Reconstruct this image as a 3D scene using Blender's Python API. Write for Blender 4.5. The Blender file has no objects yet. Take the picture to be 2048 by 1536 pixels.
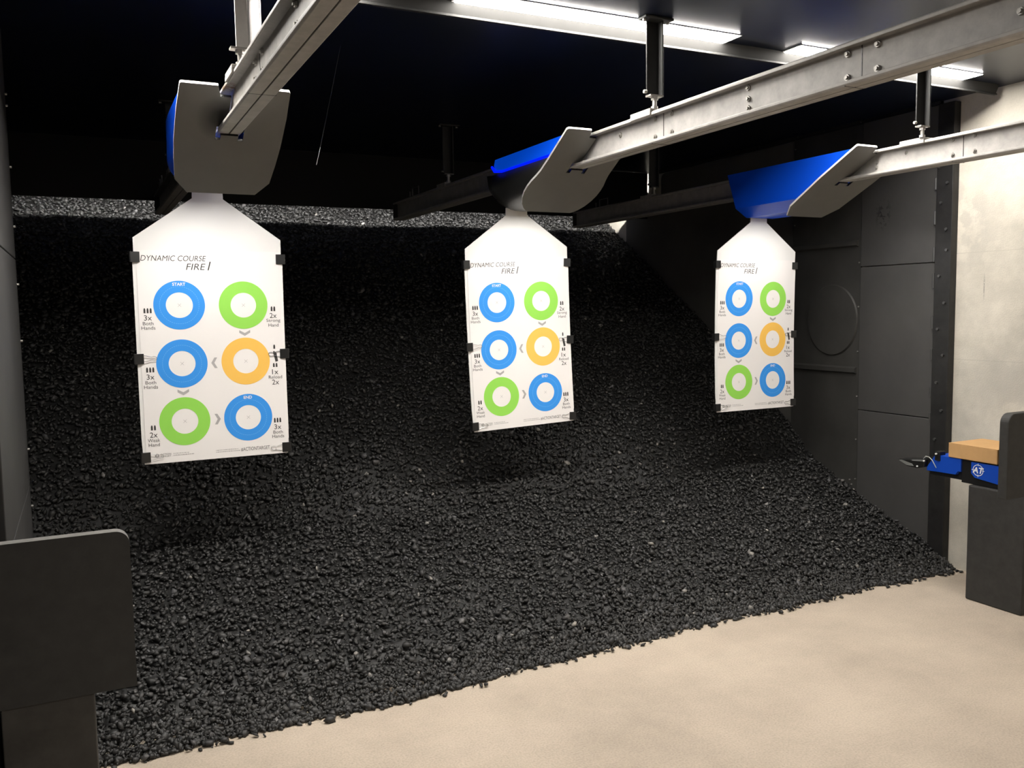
import bpy, bmesh, math, random
import numpy as np
from mathutils import Vector, Matrix

random.seed(7)
rng = np.random.default_rng(7)
S = bpy.context.scene
COL = S.collection
PI = math.pi
H = 1.45            # eye height
ZC = 2.515          # ceiling
XR = 4.20           # right wall
LANES = (0.4925, 2.0, 3.49)

# ------------------------------------------------------------------ materials
def srgb(r, g, b):
    f = lambda c: ((c / 255 + 0.055) / 1.055) ** 2.4 if c / 255 > 0.04045 else c / 255 / 12.92
    return (f(r), f(g), f(b))

def mat(name, col, rough=0.6, metal=0.0, spec=0.5, vary=0.0, vscale=8.0, bump=0.0, bscale=60.0, emit=None, estr=0.0):
    m = bpy.data.materials.new(name); m.use_nodes = True
    nt = m.node_tree; N = nt.nodes; L = nt.links
    b = N['Principled BSDF']
    b.inputs['Base Color'].default_value = (*col, 1)
    b.inputs['Roughness'].default_value = rough
    b.inputs['Metallic'].default_value = metal
    b.inputs['Specular IOR Level'].default_value = spec
    if vary or bump:
        tc = N.new('ShaderNodeTexCoord')
    if vary:
        n = N.new('ShaderNodeTexNoise'); n.inputs['Scale'].default_value = vscale; n.inputs['Detail'].default_value = 6
        n.inputs['Roughness'].default_value = 0.65
        L.new(tc.outputs['Object'], n.inputs['Vector'])
        r = N.new('ShaderNodeValToRGB')
        r.color_ramp.elements[0].position = 0.3; r.color_ramp.elements[1].position = 0.72
        r.color_ramp.elements[0].color = (*[c * (1 - vary) for c in col], 1)
        r.color_ramp.elements[1].color = (*[min(1, c * (1 + vary)) for c in col], 1)
        L.new(n.outputs['Fac'], r.inputs['Fac']); L.new(r.outputs['Color'], b.inputs['Base Color'])
    if bump:
        n2 = N.new('ShaderNodeTexNoise'); n2.inputs['Scale'].default_value = bscale; n2.inputs['Detail'].default_value = 4
        L.new(tc.outputs['Object'], n2.inputs['Vector'])
        bp = N.new('ShaderNodeBump'); bp.inputs['Strength'].default_value = bump; bp.inputs['Distance'].default_value = 0.01
        L.new(n2.outputs['Fac'], bp.inputs['Height']); L.new(bp.outputs['Normal'], b.inputs['Normal'])
    if emit:
        b.inputs['Emission Color'].default_value = (*emit, 1); b.inputs['Emission Strength'].default_value = estr
    return m

def concrete(name, col, stain, seams=(), speck=0.0, scale=1.4, rough=0.75):
    m = bpy.data.materials.new(name); m.use_nodes = True
    nt = m.node_tree; N = nt.nodes; L = nt.links; b = N['Principled BSDF']
    b.inputs['Roughness'].default_value = rough; b.inputs['Specular IOR Level'].default_value = 0.3
    tc = N.new('ShaderNodeTexCoord')
    n = N.new('ShaderNodeTexNoise'); n.inputs['Scale'].default_value = scale; n.inputs['Detail'].default_value = 9; n.inputs['Roughness'].default_value = 0.68
    L.new(tc.outputs['Object'], n.inputs['Vector'])
    r = N.new('ShaderNodeValToRGB'); e = r.color_ramp.elements
    e[0].position = 0.32; e[0].color = (*stain, 1); e[1].position = 0.62; e[1].color = (*col, 1)
    L.new(n.outputs['Fac'], r.inputs['Fac'])
    cur = r.outputs['Color']
    n3 = N.new('ShaderNodeTexNoise'); n3.inputs['Scale'].default_value = 140; n3.inputs['Detail'].default_value = 3
    L.new(tc.outputs['Object'], n3.inputs['Vector'])
    r3 = N.new('ShaderNodeValToRGB'); r3.color_ramp.elements[0].position = 0.25; r3.color_ramp.elements[1].position = 0.6
    r3.color_ramp.elements[0].color = (1 - speck, 1 - speck, 1 - speck, 1); r3.color_ramp.elements[1].color = (1, 1, 1, 1)
    L.new(n3.outputs['Fac'], r3.inputs['Fac'])
    mx = N.new('ShaderNodeMixRGB'); mx.blend_type = 'MULTIPLY'; mx.inputs['Fac'].default_value = 1
    L.new(cur, mx.inputs['Color1']); L.new(r3.outputs['Color'], mx.inputs['Color2']); cur = mx.outputs['Color']
    if seams:
        sx = N.new('ShaderNodeSeparateXYZ'); L.new(tc.outputs['Object'], sx.inputs['Vector'])
        for z in seams:
            a = N.new('ShaderNodeMath'); a.operation = 'SUBTRACT'; a.inputs[1].default_value = z; L.new(sx.outputs['Z'], a.inputs[0])
            ab = N.new('ShaderNodeMath'); ab.operation = 'ABSOLUTE'; L.new(a.outputs[0], ab.inputs[0])
            lt = N.new('ShaderNodeMath'); lt.operation = 'LESS_THAN'; lt.inputs[1].default_value = 0.003; L.new(ab.outputs[0], lt.inputs[0])
            mu = N.new('ShaderNodeMath'); mu.operation = 'MULTIPLY'; mu.inputs[1].default_value = 0.35; L.new(lt.outputs[0], mu.inputs[0])
            m2 = N.new('ShaderNodeMixRGB'); L.new(mu.outputs[0], m2.inputs['Fac']); L.new(cur, m2.inputs['Color1'])
            m2.inputs['Color2'].default_value = (*[c * 0.6 for c in col], 1); cur = m2.outputs['Color']
    L.new(cur, b.inputs['Base Color'])
    bp = N.new('ShaderNodeBump'); bp.inputs['Strength'].default_value = 0.12; bp.inputs['Distance'].default_value = 0.01
    L.new(n3.outputs['Fac'], bp.inputs['Height']); L.new(bp.outputs['Normal'], b.inputs['Normal'])
    return m

def spotted(m, centre, rx, col, amt=0.9, axes=(1, 1, 1), nscale=0.0, thr=None):
    """adds a stain with its own shape at a fixed place in object coordinates"""
    nt = m.node_tree; N = nt.nodes; L = nt.links; b = N['Principled BSDF']
    tc = N.new('ShaderNodeTexCoord')
    mp = N.new('ShaderNodeVectorMath'); mp.operation = 'SUBTRACT'; L.new(tc.outputs['Object'], mp.inputs[0]); mp.inputs[1].default_value = centre
    sc = N.new('ShaderNodeVectorMath'); sc.operation = 'MULTIPLY'; L.new(mp.outputs[0], sc.inputs[0]); sc.inputs[1].default_value = axes
    ln = N.new('ShaderNodeVectorMath'); ln.operation = 'LENGTH'; L.new(sc.outputs[0], ln.inputs[0])
    mr = N.new('ShaderNodeMapRange'); mr.inputs['From Min'].default_value = rx; mr.inputs['From Max'].default_value = rx * 0.25
    mr.inputs['To Min'].default_value = 0; mr.inputs['To Max'].default_value = amt; L.new(ln.outputs['Value'], mr.inputs['Value'])
    fac = mr.outputs['Result']
    if nscale:
        n = N.new('ShaderNodeTexNoise'); n.inputs['Scale'].default_value = nscale; n.inputs['Detail'].default_value = 5; L.new(tc.outputs['Object'], n.inputs['Vector'])
        g = N.new('ShaderNodeMapRange'); g.inputs['From Min'].default_value = thr or 0.52; g.inputs['From Max'].default_value = (thr or 0.52) + 0.06
        L.new(n.outputs['Fac'], g.inputs['Value'])
        mu = N.new('ShaderNodeMath'); mu.operation = 'MULTIPLY'; L.new(fac, mu.inputs[0]); L.new(g.outputs['Result'], mu.inputs[1]); fac = mu.outputs[0]
    mx = N.new('ShaderNodeMixRGB'); L.new(fac, mx.inputs['Fac'])
    src = b.inputs['Base Color']
    if src.is_linked: L.new(src.links[0].from_socket, mx.inputs['Color1'])
    else: mx.inputs['Color1'].default_value = src.default_value
    mx.inputs['Color2'].default_value = (*col, 1); L.new(mx.outputs['Color'], src)
    return m

M = {}
M['floor'] = concrete('floor_concrete', (0.55, 0.465, 0.372), (0.415, 0.35, 0.282), speck=0.22, scale=1.5, rough=0.6)
M['wall'] = concrete('wall_concrete', (0.68, 0.635, 0.55), (0.43, 0.405, 0.35), seams=(1.70, 1.138), speck=0.05, scale=1.7)
spotted(M['wall'], (0, 2.975, 1.52), 0.085, (0.22, 0.21, 0.19), 0.7, (0, 16, 1), 90, 0.38)
spotted(M['wall'], (0, 2.72, 1.04), 0.45, (0.36, 0.345, 0.31), 0.6, (0, 1, 1.8), 4, 0.42)
spotted(M['wall'], (0, 3.05, 1.85), 0.30, (0.40, 0.38, 0.34), 0.5, (0, 1.6, 0.8), 9, 0.5)
M['ceil'] = mat('ceiling_paint', (0.006, 0.0085, 0.019), 0.32, spec=0.28, vary=0.35, vscale=5)
M['baffle_black'] = mat('black_baffle_paint', (0.010, 0.010, 0.010), 0.6, spec=0.2)
M['black'] = mat('black_steel_paint', (0.02, 0.02, 0.0195), 0.55, spec=0.4, vary=0.25, vscale=9)
M['plate'] = mat('dark_wall_plate', (0.053, 0.0515, 0.050), 0.5, spec=0.4, vary=0.15, vscale=3)
M['plate_top'] = mat('dark_wall_plate_stained', (0.053, 0.0515, 0.050), 0.5, spec=0.4, vary=0.15, vscale=3)
spotted(M['plate_top'], (0, 3.585, 1.95), 0.10, (0.006, 0.006, 0.008), 0.95, (0, 1.6, 1.0), 45, 0.52)
M['rubber'] = mat('rubber_sheet', (0.042, 0.041, 0.038), 0.48, spec=0.4, vary=0.25, vscale=4)
M['plate_left'] = mat('left_wall_plate', (0.036, 0.035, 0.034), 0.55, spec=0.35, vary=0.25, vscale=4)
M['rubber_dark'] = mat('dark_rubber_sheet', (0.10, 0.096, 0.088), 0.6, spec=0.3, vary=0.2, vscale=3)
M['angle'] = mat('black_angle_steel', (0.014, 0.0135, 0.0135), 0.5, spec=0.4, vary=0.5, vscale=14)
M['galv'] = mat('galvanized_steel', (0.40, 0.385, 0.365), 0.55, metal=0.15, spec=0.4, vary=0.16, vscale=22)
M['galv_rust'] = mat('galvanized_steel_scorched', (0.40, 0.385, 0.365), 0.55, metal=0.15, spec=0.4, vary=0.16, vscale=22)
spotted(M['galv_rust'], (-0.028, 3.855, 0.108), 0.06, (0.16, 0.085, 0.03), 0.9, (1, 0.9, 0.8), 60, 0.45)
M['lightgalv'] = mat('bright_galvanized_steel', (0.74, 0.72, 0.70), 0.5, metal=0.1, vary=0.08, vscale=18)
M['lip'] = mat('brushed_aluminium', (0.025, 0.0247, 0.024), 0.6, metal=0.0, spec=0.12, vary=0.08, vscale=10)
M['bolt'] = mat('zinc_bolt', (0.40, 0.385, 0.36), 0.45, metal=0.6)
M['darkbolt'] = mat('dark_bolt', (0.10, 0.10, 0.10), 0.35, metal=0.6)
M['brass'] = mat('brass_bolt', (0.55, 0.42, 0.18), 0.35, metal=0.8)
M['post'] = mat('painted_post', (0.016, 0.016, 0.016), 0.5, spec=0.3, vary=0.2, vscale=20)
M['darkrail'] = M['galv']
M['shield_edge'] = mat('bare_plate_edge', (0.72, 0.71, 0.69), 0.5, spec=0.4)
M['shield'] = mat('grey_shield_plate', (0.165, 0.161, 0.152), 0.5, spec=0.4, vary=0.05, vscale=10)
M['shield_soot'] = mat('sooty_shield_plate', (0.165, 0.161, 0.152), 0.5, spec=0.4, vary=0.05, vscale=10)
spotted(M['shield_soot'], (-0.045, 0.115, -0.08), 0.085, (0.03, 0.03, 0.028), 0.9, (1.2, 1, 0))
M['blue'] = mat('blue_panel', (0.002, 0.075, 0.70), 0.35, spec=0.5)
M['blue_lit'] = mat('backlit_blue_panel', (0.002, 0.075, 0.70), 0.35, emit=(0.0, 0.09, 0.80), estr=0.45)
M['blackpl'] = mat('black_housing', (0.028, 0.028, 0.027), 0.38, spec=0.5)
M['glow'] = mat('blue_light_line', (0.0, 0.0, 0.6), 0.4, emit=(0.0, 0.01, 1.0), estr=1.3)
M['board'] = mat('white_corrugated_board', (0.80, 0.79, 0.77), 0.6, spec=0.3)
M['paper'] = mat('white_paper', (0.86, 0.83, 0.81), 0.75, spec=0.2)
M['p_blue'] = mat('ink_blue', (0.045, 0.30, 0.82), 0.7, spec=0.2)
M['p_green'] = mat('ink_green', (0.30, 0.68, 0.10), 0.7, spec=0.2)
M['p_orange'] = mat('ink_orange', (0.90, 0.53, 0.11), 0.7, spec=0.2)
M['p_dark'] = mat('ink_dark_grey', (0.055, 0.052, 0.05), 0.7, spec=0.2)
M['p_mid'] = mat('ink_mid_grey', (0.10, 0.097, 0.095), 0.7, spec=0.2)
M['p_light'] = mat('ink_light_grey', (0.42, 0.405, 0.40), 0.7, spec=0.2)
M['p_white'] = mat('ink_white', (0.85, 0.85, 0.85), 0.7, spec=0.2)
M['p_pale'] = mat('ink_pale_blue', (0.22, 0.50, 0.88), 0.7, spec=0.2)
M['clip'] = mat('binder_clip_black', (0.015, 0.015, 0.015), 0.3, spec=0.5)
M['wire'] = mat('wire_chrome', (0.6, 0.6, 0.6), 0.25, metal=1.0)
M['led'] = mat('led_lens', (0.9, 0.9, 0.9), 0.5, emit=(1.0, 0.955, 0.89), estr=108.0)
M['led_back'] = mat('led_lens_back', (0.9, 0.9, 0.9), 0.5, emit=(1.0, 0.97, 0.93), estr=850.0)
M['lamp'] = mat('added_lamp_lens', (0.9, 0.9, 0.9), 0.5, emit=(1.0, 0.97, 0.93), estr=380.0)  # lens of the lamps added under the shields
M['card'] = mat('cardboard', (0.50, 0.30, 0.135), 0.8, spec=0.2, vary=0.05, vscale=20)
M['foam'] = mat('black_board', (0.033, 0.0323, 0.031), 0.62, spec=0.35, vary=0.2, vscale=25)
M['foam_edge'] = mat('black_board_lit_edge', (0.16, 0.155, 0.145), 0.62, spec=0.35, vary=0.2, vscale=25)  # light on the board's edge put into a paler rim colour
M['steelbase'] = mat('weathered_dark_steel', (0.038, 0.036, 0.033), 0.5, spec=0.4, vary=0.5, vscale=7)
M['c_blue'] = mat('console_blue', (0.003, 0.055, 0.42), 0.4, spec=0.5)
M['c_black'] = mat('console_black', (0.010, 0.010, 0.010), 0.35, spec=0.5)
M['c_grey'] = mat('console_grey', (0.16, 0.165, 0.16), 0.3, spec=0.6)
M['sealink'] = mat('seal_ink', (0.03, 0.08, 0.35), 0.6)
M['white'] = mat('white_paint', (0.8, 0.8, 0.8), 0.5)
M['cable'] = mat('grey_cable', (0.45, 0.45, 0.42), 0.5)

# gravel: colour per chip
gm = bpy.data.materials.new('rubber_chips'); gm.use_nodes = True
_N = gm.node_tree.nodes; _L = gm.node_tree.links; _b = _N['Principled BSDF']
_b.inputs['Roughness'].default_value = 0.5; _b.inputs['Specular IOR Level'].default_value = 0.45
_g = _N.new('ShaderNodeNewGeometry'); _r = _N.new('ShaderNodeValToRGB'); _e = _r.color_ramp.elements
_e[0].position = 0.0; _e[0].color = (0.012, 0.0118, 0.0114, 1); _e[1].position = 0.93; _e[1].color = (0.038, 0.0376, 0.037, 1)
for p, c in ((0.975, (0.055, 0.052, 0.05, 1)), (0.993, (0.10, 0.10, 0.105, 1)), (0.9985, (0.30, 0.28, 0.25, 1))):
    k = _e.new(p); k.color = c
_L.new(_g.outputs['Random Per Island'], _r.inputs['Fac']); _L.new(_r.outputs['Color'], _b.inputs['Base Color'])
M['chips'] = gm

# ------------------------------------------------------------------ mesh builder
class MB:
    def __init__(s): s.v = []; s.f = []; s.mi = []
    def add(s, vs, fs, mi=0):
        o = len(s.v); s.v += [tuple(v) for v in vs]
        for f in fs: s.f.append([i + o for i in f]); s.mi.append(mi)
    def box(s, x0, x1, y0, y1, z0, z1, mi=0):
        v = [(x, y, z) for z in (z0, z1) for y in (y0, y1) for x in (x0, x1)]
        s.add(v, [(0, 2, 3, 1), (4, 5, 7, 6), (0, 1, 5, 4), (2, 6, 7, 3), (0, 4, 6, 2), (1, 3, 7, 5)], mi)
    def prism(s, poly, a, b, fn, mi=0):
        """poly of (p,q); fn(p,q,t) -> xyz; t from a to b"""
        n = len(poly)
        v = [fn(p, q, a) for p, q in poly] + [fn(p, q, b) for p, q in poly]
        fs = [list(range(n))[::-1], list(range(n, 2 * n))] + [(i, (i + 1) % n, n + (i + 1) % n, n + i) for i in range(n)]
        s.add(v, fs, mi)
    def flat(s, poly, fn, mi=0):
        s.add([fn(p, q) for p, q in poly], [list(range(len(poly)))], mi)
    def cyl(s, p0, p1, r, n=12, mi=0, r1=None):
        p0 = Vector(p0); p1 = Vector(p1); d = (p1 - p0).normalized()
        a = d.orthogonal().normalized(); b = d.cross(a); r1 = r if r1 is None else r1
        v = [p0 + (a * math.cos(t) + b * math.sin(t)) * r for t in [2 * PI * i / n for i in range(n)]]
        v += [p1 + (a * math.cos(t) + b * math.sin(t)) * r1 for t in [2 * PI * i / n for i in range(n)]]
        s.add(v, [list(range(n))[::-1], list(range(n, 2 * n))] + [(i, (i + 1) % n, n + (i + 1) % n, n + i) for i in range(n)], mi)
    def tube(s, pts, r, n=8, mi=0, closed=False):
        pts = [Vector(p) for p in pts]; m = len(pts); rings = []
        up = None
        for i, p in enumerate(pts):
            a = pts[i - 1] if (i or closed) else p; c = pts[(i + 1) % m] if (i < m - 1 or closed) else p
            d = (c - a).normalized()
            if up is None: up = d.orthogonal().normalized()
            up = (up - d * up.dot(d)).normalized(); w = d.cross(up)
            rings.append([p + (up * math.cos(2 * PI * k / n) + w * math.sin(2 * PI * k / n)) * r for k in range(n)])
        v = [q for R_ in rings for q in R_]; fs = []
        for i in range(m if closed else m - 1):
            j = (i + 1) % m
            for k in range(n): fs.append((i * n + k, i * n + (k + 1) % n, j * n + (k + 1) % n, j * n + k))
        if not closed: fs += [list(range(n))[::-1], list(range((m - 1) * n, m * n))]
        s.add(v, fs, mi)
    def ring(s, cx, cz, ro, ri, y, mi, n=72, fn=None):
        v = []
        for i in range(n):
            t = 2 * PI * i / n
            v += [fn(cx + ro * math.cos(t), cz + ro * math.sin(t), y), fn(cx + ri * math.cos(t), cz + ri * math.sin(t), y)]
        s.add(v, [(2 * i, 2 * i + 1, 2 * ((i + 1) % n) + 1, 2 * ((i + 1) % n)) for i in range(n)], mi)
    def build(s, name, mats, parent=None, bevel=0.0, smooth=False, solid=0.0, loc=None):
        me = bpy.data.meshes.new(name)
        off = Vector((0, 0, 0))
        if parent is not None: off = world_loc(parent)
        elif loc is not None: off = Vector(loc)
        me.from_pydata([tuple(Vector(v) - off) for v in s.v], [], s.f)
        for m in (mats if isinstance(mats, (list, tuple)) else [mats]): me.materials.append(m)
        if any(s.mi): me.polygons.foreach_set('material_index', s.mi)
        me.validate(); me.update()
        bm = bmesh.new(); bm.from_mesh(me); bmesh.ops.recalc_face_normals(bm, faces=bm.faces); bm.to_mesh(me); bm.free()
        o = bpy.data.objects.new(name, me); COL.objects.link(o)
        if parent is not None: o.parent = parent
        elif loc is not None: o.location = loc
        if solid:
            k = o.modifiers.new('solid', 'SOLIDIFY'); k.thickness = solid; k.offset = 0
        if bevel:
            k = o.modifiers.new('bevel', 'BEVEL'); k.width = bevel; k.segments = 2; k.limit_method = 'ANGLE'; k.angle_limit = math.radians(40)
        if smooth:
            for p in me.polygons: p.use_smooth = True
            try: me.set_sharp_from_angle(angle=math.radians(40))
            except Exception: pass
        return o

def world_loc(o):
    v = Vector(o.location)
    while o.parent: o = o.parent; v += Vector(o.location)
    return v

def tag(o, label=None, cat=None, group=None, kind=None):
    if label: o['label'] = label
    if cat: o['category'] = cat
    if group: o['group'] = group
    if kind: o['kind'] = kind
    return o

def thing(name, loc, label, cat, group=None):
    o = bpy.data.objects.new(name, None); COL.objects.link(o); o.location = loc; o.empty_display_size = 0.05
    return tag(o, label, cat, group)

def copy_tree(o, parent=None):
    kids = list(o.children)
    c = o.copy(); COL.objects.link(c)
    if parent is not None: c.parent = parent
    for ch in kids: copy_tree(ch, c)
    return c

_tc = {}
def text_mesh(s, shear=0.0, off=0.0):
    k = (s, shear, off)
    if k in _tc: return _tc[k]
    cu = bpy.data.curves.new('t', 'FONT'); cu.body = s; cu.resolution_u = 3; cu.fill_mode = 'FRONT' if False else 'BOTH'; cu.shear = shear; cu.offset = off
    ob = bpy.data.objects.new('t', cu); COL.objects.link(ob)
    dg = bpy.context.evaluated_depsgraph_get(); ev = ob.evaluated_get(dg); me = ev.to_mesh()
    v = [(p.co.x, p.co.y) for p in me.vertices]; f = [tuple(p.vertices) for p in me.polygons]
    ev.to_mesh_clear(); bpy.data.objects.remove(ob); bpy.data.curves.remove(cu)
    x0 = min(a for a, _ in v); x1 = max(a for a, _ in v); y0 = min(b for _, b in v); y1 = max(b for _, b in v)
    v = [((a - (x0 + x1) / 2) / (x1 - x0), (b - (y0 + y1) / 2) / (y1 - y0)) for a, b in v]
    _tc[k] = (v, f); return _tc[k]

def put_text(mb, s, cx, cz, w, h, y, mi, fn, shear=0.0, off=0.0):
    v, f = text_mesh(s, shear, off)
    mb.add([fn(cx + a * w, cz + b * h, y) for a, b in v], f, mi)

# ------------------------------------------------------------------ camera
F_PX, YAW, PITCH, ROLL = 1742.837, 0.458920382, -0.0874846372, 0.0152726082
def cam_axes():
    F = Vector((math.sin(YAW) * math.cos(PITCH), math.cos(YAW) * math.cos(PITCH), math.sin(PITCH)))
    r = Vector((math.cos(YAW), -math.sin(YAW), 0)); d = F.cross(r)
    c, s = math.cos(ROLL), math.sin(ROLL)
    return c * r + s * d, -s * r + c * d, F
R_, D_, F_ = cam_axes()
cd = bpy.data.cameras.new('camera'); cam = bpy.data.objects.new('camera', cd); COL.objects.link(cam)
cd.sensor_fit = 'HORIZONTAL'; cd.sensor_width = 36.0; cd.lens = 36.0 * F_PX / 2048; cd.clip_start = 0.02; cd.clip_end = 60
m4 = Matrix((R_, -D_, -F_)).transposed().to_4x4(); m4.translation = Vector((0, 0, H)); cam.matrix_world = m4
S.camera = cam

# ------------------------------------------------------------------ berm profile
PY_ = np.array([-5, 3.05, 3.13, 3.25, 3.50, 3.75, 4.07, 4.31, 5.10, 5.92, 6.40, 6.65, 7.10, 7.6])
PZ_ = np.array([-0.02, 0.0, 0.06, 0.125, 0.225, 0.315, 0.455, 0.66, 1.25, 1.78, 2.075, 2.24, 2.50, 2.62])
def toe(x): return np.interp(x, [-0.5, 0.0, 1.1, 1.9, 2.6, 4.2], [2.99, 2.99, 2.975, 3.045, 3.07, 3.075])
def bumps(x, y):
    return 0.014 * np.sin(3.1 * x + 1.3 * y) * np.sin(2.3 * y - 1.7 * x + 0.6) + 0.008 * np.sin(8.3 * x - 2.1 * y) * np.sin(6.7 * y + 3.3 * x)
def berm(x, y):
    x = np.asarray(x, float); y = np.asarray(y, float)
    yy = y - (toe(x) - 3.05) * np.clip((4.3 - y) / 1.2, 0, 1)
    yy = yy + 0.017 * np.sin(4.7 * x + 0.5) * np.sin(11.3 * x) * np.clip((3.6 - y) / 0.5, 0, 1)
    z = np.interp(yy, PY_, PZ_)
    return z + bumps(x, y) * np.clip((yy - 3.1) / 0.5, 0, 1)

# ------------------------------------------------------------------ setting
b = MB(); b.box(-0.6, XR + 0.15, -2.6, 7.6, -0.12, 0.0); tag(b.build('floor', M['floor']), kind='structure')
b = MB(); b.box(-0.6, XR + 0.15, -2.6, 7.6, ZC, ZC + 0.10); tag(b.build('ceiling', M['ceil']), kind='structure')
b = MB(); b.box(XR, XR + 0.15, -2.6, 7.6, 0, ZC); tag(b.build('wall_right', M['wall']), kind='structure')
b = MB(); b.box(-0.6, -0.235, -2.6, 3.70, 0, ZC); b.box(-0.6, -0.46, 3.70, 7.6, 0, ZC); tag(b.build('wall_left', M['black']), kind='structure')
b = MB(); b.box(-0.6, XR + 0.15, 7.5, 7.6, 0, ZC); tag(b.build('wall_back', M['black']), kind='structure')

# ------------------------------------------------------------------ rubber chip berm (one pile nobody could count)
def make_berm():
    # ground sheet under the chips
    nx, ny = 70, 110
    gx = np.linspace(-0.45, 4.19, nx); gy = np.linspace(2.96, 7.3, ny)
    X, Y = np.meshgrid(gx, gy); Z = berm(X, Y) - 0.012
    Z[Y < 3.12] = np.minimum(Z[Y < 3.12], -0.004)
    sv = np.stack([X, Y, Z], -1).reshape(-1, 3)
    ii = np.arange((ny - 1) * (nx - 1)); r = ii // (nx - 1); c = ii % (nx - 1); a = r * nx + c
    sf = np.stack([a, a + 1, a + nx + 1, a + nx], 1)
    # chip templates: lopsided five sided slabs
    T = []
    for k in range(24):
        n = 5; th = np.sort((np.arange(n) + rng.uniform(-0.33, 0.33, n)) / n * 2 * PI)
        rad = rng.uniform(0.65, 1.15, n)
        bot = np.stack([np.cos(th) * rad, np.sin(th) * rad * rng.uniform(0.5, 0.9), -0.5 + rng.uniform(-0.15, 0.15, n)], 1)
        top = bot * np.array([1, 1, 0]) * rng.uniform(0.5, 0.95, (n, 1)) + np.stack([rng.uniform(-0.15, 0.15, n), rng.uniform(-0.15, 0.15, n), 0.5 + rng.uniform(-0.3, 0.2, n)], 1)
        T.append(np.concatenate([bot, top]))
    T = np.array(T)
    pts = []
    def region(y0, y1, pitch, lay):
        xs = np.arange(-0.44, 4.185, pitch); ys = np.arange(y0, y1, pitch * 0.84)
        for l in range(lay):
            A, B = np.meshgrid(xs, ys)
            A = A + rng.uniform(-0.6, 0.6, A.shape) * pitch; B = B + rng.uniform(-0.6, 0.6, B.shape) * pitch
            pts.append(np.stack([A.ravel(), B.ravel(), np.full(A.size, pitch)], 1))
    region(3.0, 4.2, 0.0185, 1); region(4.2, 5.3, 0.0195, 1); region(5.3, 6.2, 0.026, 1); region(6.2, 7.05, 0.021, 1)
    P = np.concatenate(pts)
    xs = rng.uniform(-0.44, 4.18, 7500); P = np.concatenate([P, np.stack([xs, toe(xs) - 0.017 * np.sin(4.7 * xs + 0.5) * np.sin(11.3 * xs) + np.abs(rng.normal(0, 0.065, 7500)), np.full(7500, 0.0175)], 1)])
    k = 900                                                    # strays along the toe
    sx = rng.uniform(-0.44, 4.18, k); P = np.concatenate([P, np.stack([sx, toe(sx) + rng.normal(0.0, 0.024, k), np.full(k, 0.018)], 1)])
    x, y = P[:, 0], P[:, 1]; x = np.clip(x, -0.44, 4.165); z = berm(x, y)
    edge = y - toe(x) - 0.017 * np.sin(4.7 * x + 0.5) * -np.sin(11.3 * x)
    keep = (edge > -0.045) & ((edge > 0.0) | (rng.random(len(x)) < 0.35)); x, y, z, pt = x[keep], y[keep], z[keep], P[keep, 2]
    n = len(x)
    e = 0.02; dzy = (berm(x, y + e) - berm(x, y - e)) / (2 * e)
    size = pt * np.clip(rng.lognormal(-0.44, 0.30, n), 0.30, 1.35)
    thick = size * rng.uniform(0.32, 0.8, n)
    tid = rng.integers(0, len(T), n); V = T[tid].copy()
    V[:, :, 0] *= size[:, None]; V[:, :, 1] *= size[:, None]; V[:, :, 2] *= thick[:, None]
    def rot(V, ax, ang):
        c = np.cos(ang)[:, None]; s = np.sin(ang)[:, None]; i, j = [(1, 2), (2, 0), (0, 1)][ax]
        a = V[:, :, i] * c - V[:, :, j] * s; bb = V[:, :, i] * s + V[:, :, j] * c
        V[:, :, i] = a; V[:, :, j] = bb; return V
    V = rot(V, 2, rng.uniform(0, 2 * PI, n)); V = rot(V, 0, rng.normal(0, 0.42, n)); V = rot(V, 1, rng.normal(0, 0.42, n))
    V = rot(V, 2, rng.uniform(0, 2 * PI, n)); V = rot(V, 0, np.arctan(dzy))
    zz = z + rng.uniform(-0.004, 0.009, n)
    V += np.stack([x, y, zz], 1)[:, None, :]
    low = V[:, :, 2].min(1); lift = np.where(low < 0.0005, 0.0005 - low, 0) ; V[:, :, 2] += lift[:, None]
    m = V.shape[1]
    quads = np.array([[i, (i + 1) % 5, 5 + (i + 1) % 5, 5 + i] for i in range(5)])
    pent = np.array([[4, 3, 2, 1, 0], [5, 6, 7, 8, 9]])
    base = len(sv) + np.arange(n) * m
    lq = (base[:, None, None] + quads[None]).reshape(-1); lp = (base[:, None, None] + pent[None]).reshape(-1)
    loops = np.concatenate([sf.reshape(-1), lq, lp]).astype(np.int32)
    tot = np.concatenate([np.full(len(sf), 4), np.full(n * 5, 4), np.full(n * 2, 5)]).astype(np.int32)
    st = np.concatenate([[0], np.cumsum(tot)[:-1]]).astype(np.int32)
    allv = np.concatenate([sv, V.reshape(-1, 3)]).astype(np.float32)
    me = bpy.data.meshes.new('gravel_berm')
    me.vertices.add(len(allv)); me.vertices.foreach_set('co', allv.ravel())
    me.loops.add(len(loops)); me.loops.foreach_set('vertex_index', loops)
    me.polygons.add(len(tot)); me.polygons.foreach_set('loop_start', st)
    try: me.polygons.foreach_set('loop_total', tot)
    except Exception: pass
    me.update(calc_edges=True); me.validate()
    me.materials.append(M['chips'])
    o = bpy.data.objects.new('gravel_berm', me); COL.objects.link(o)
    tag(o, 'sloping berm of loose black rubber chips rising from the concrete floor to the back', 'gravel', kind='stuff')
make_berm()

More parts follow.
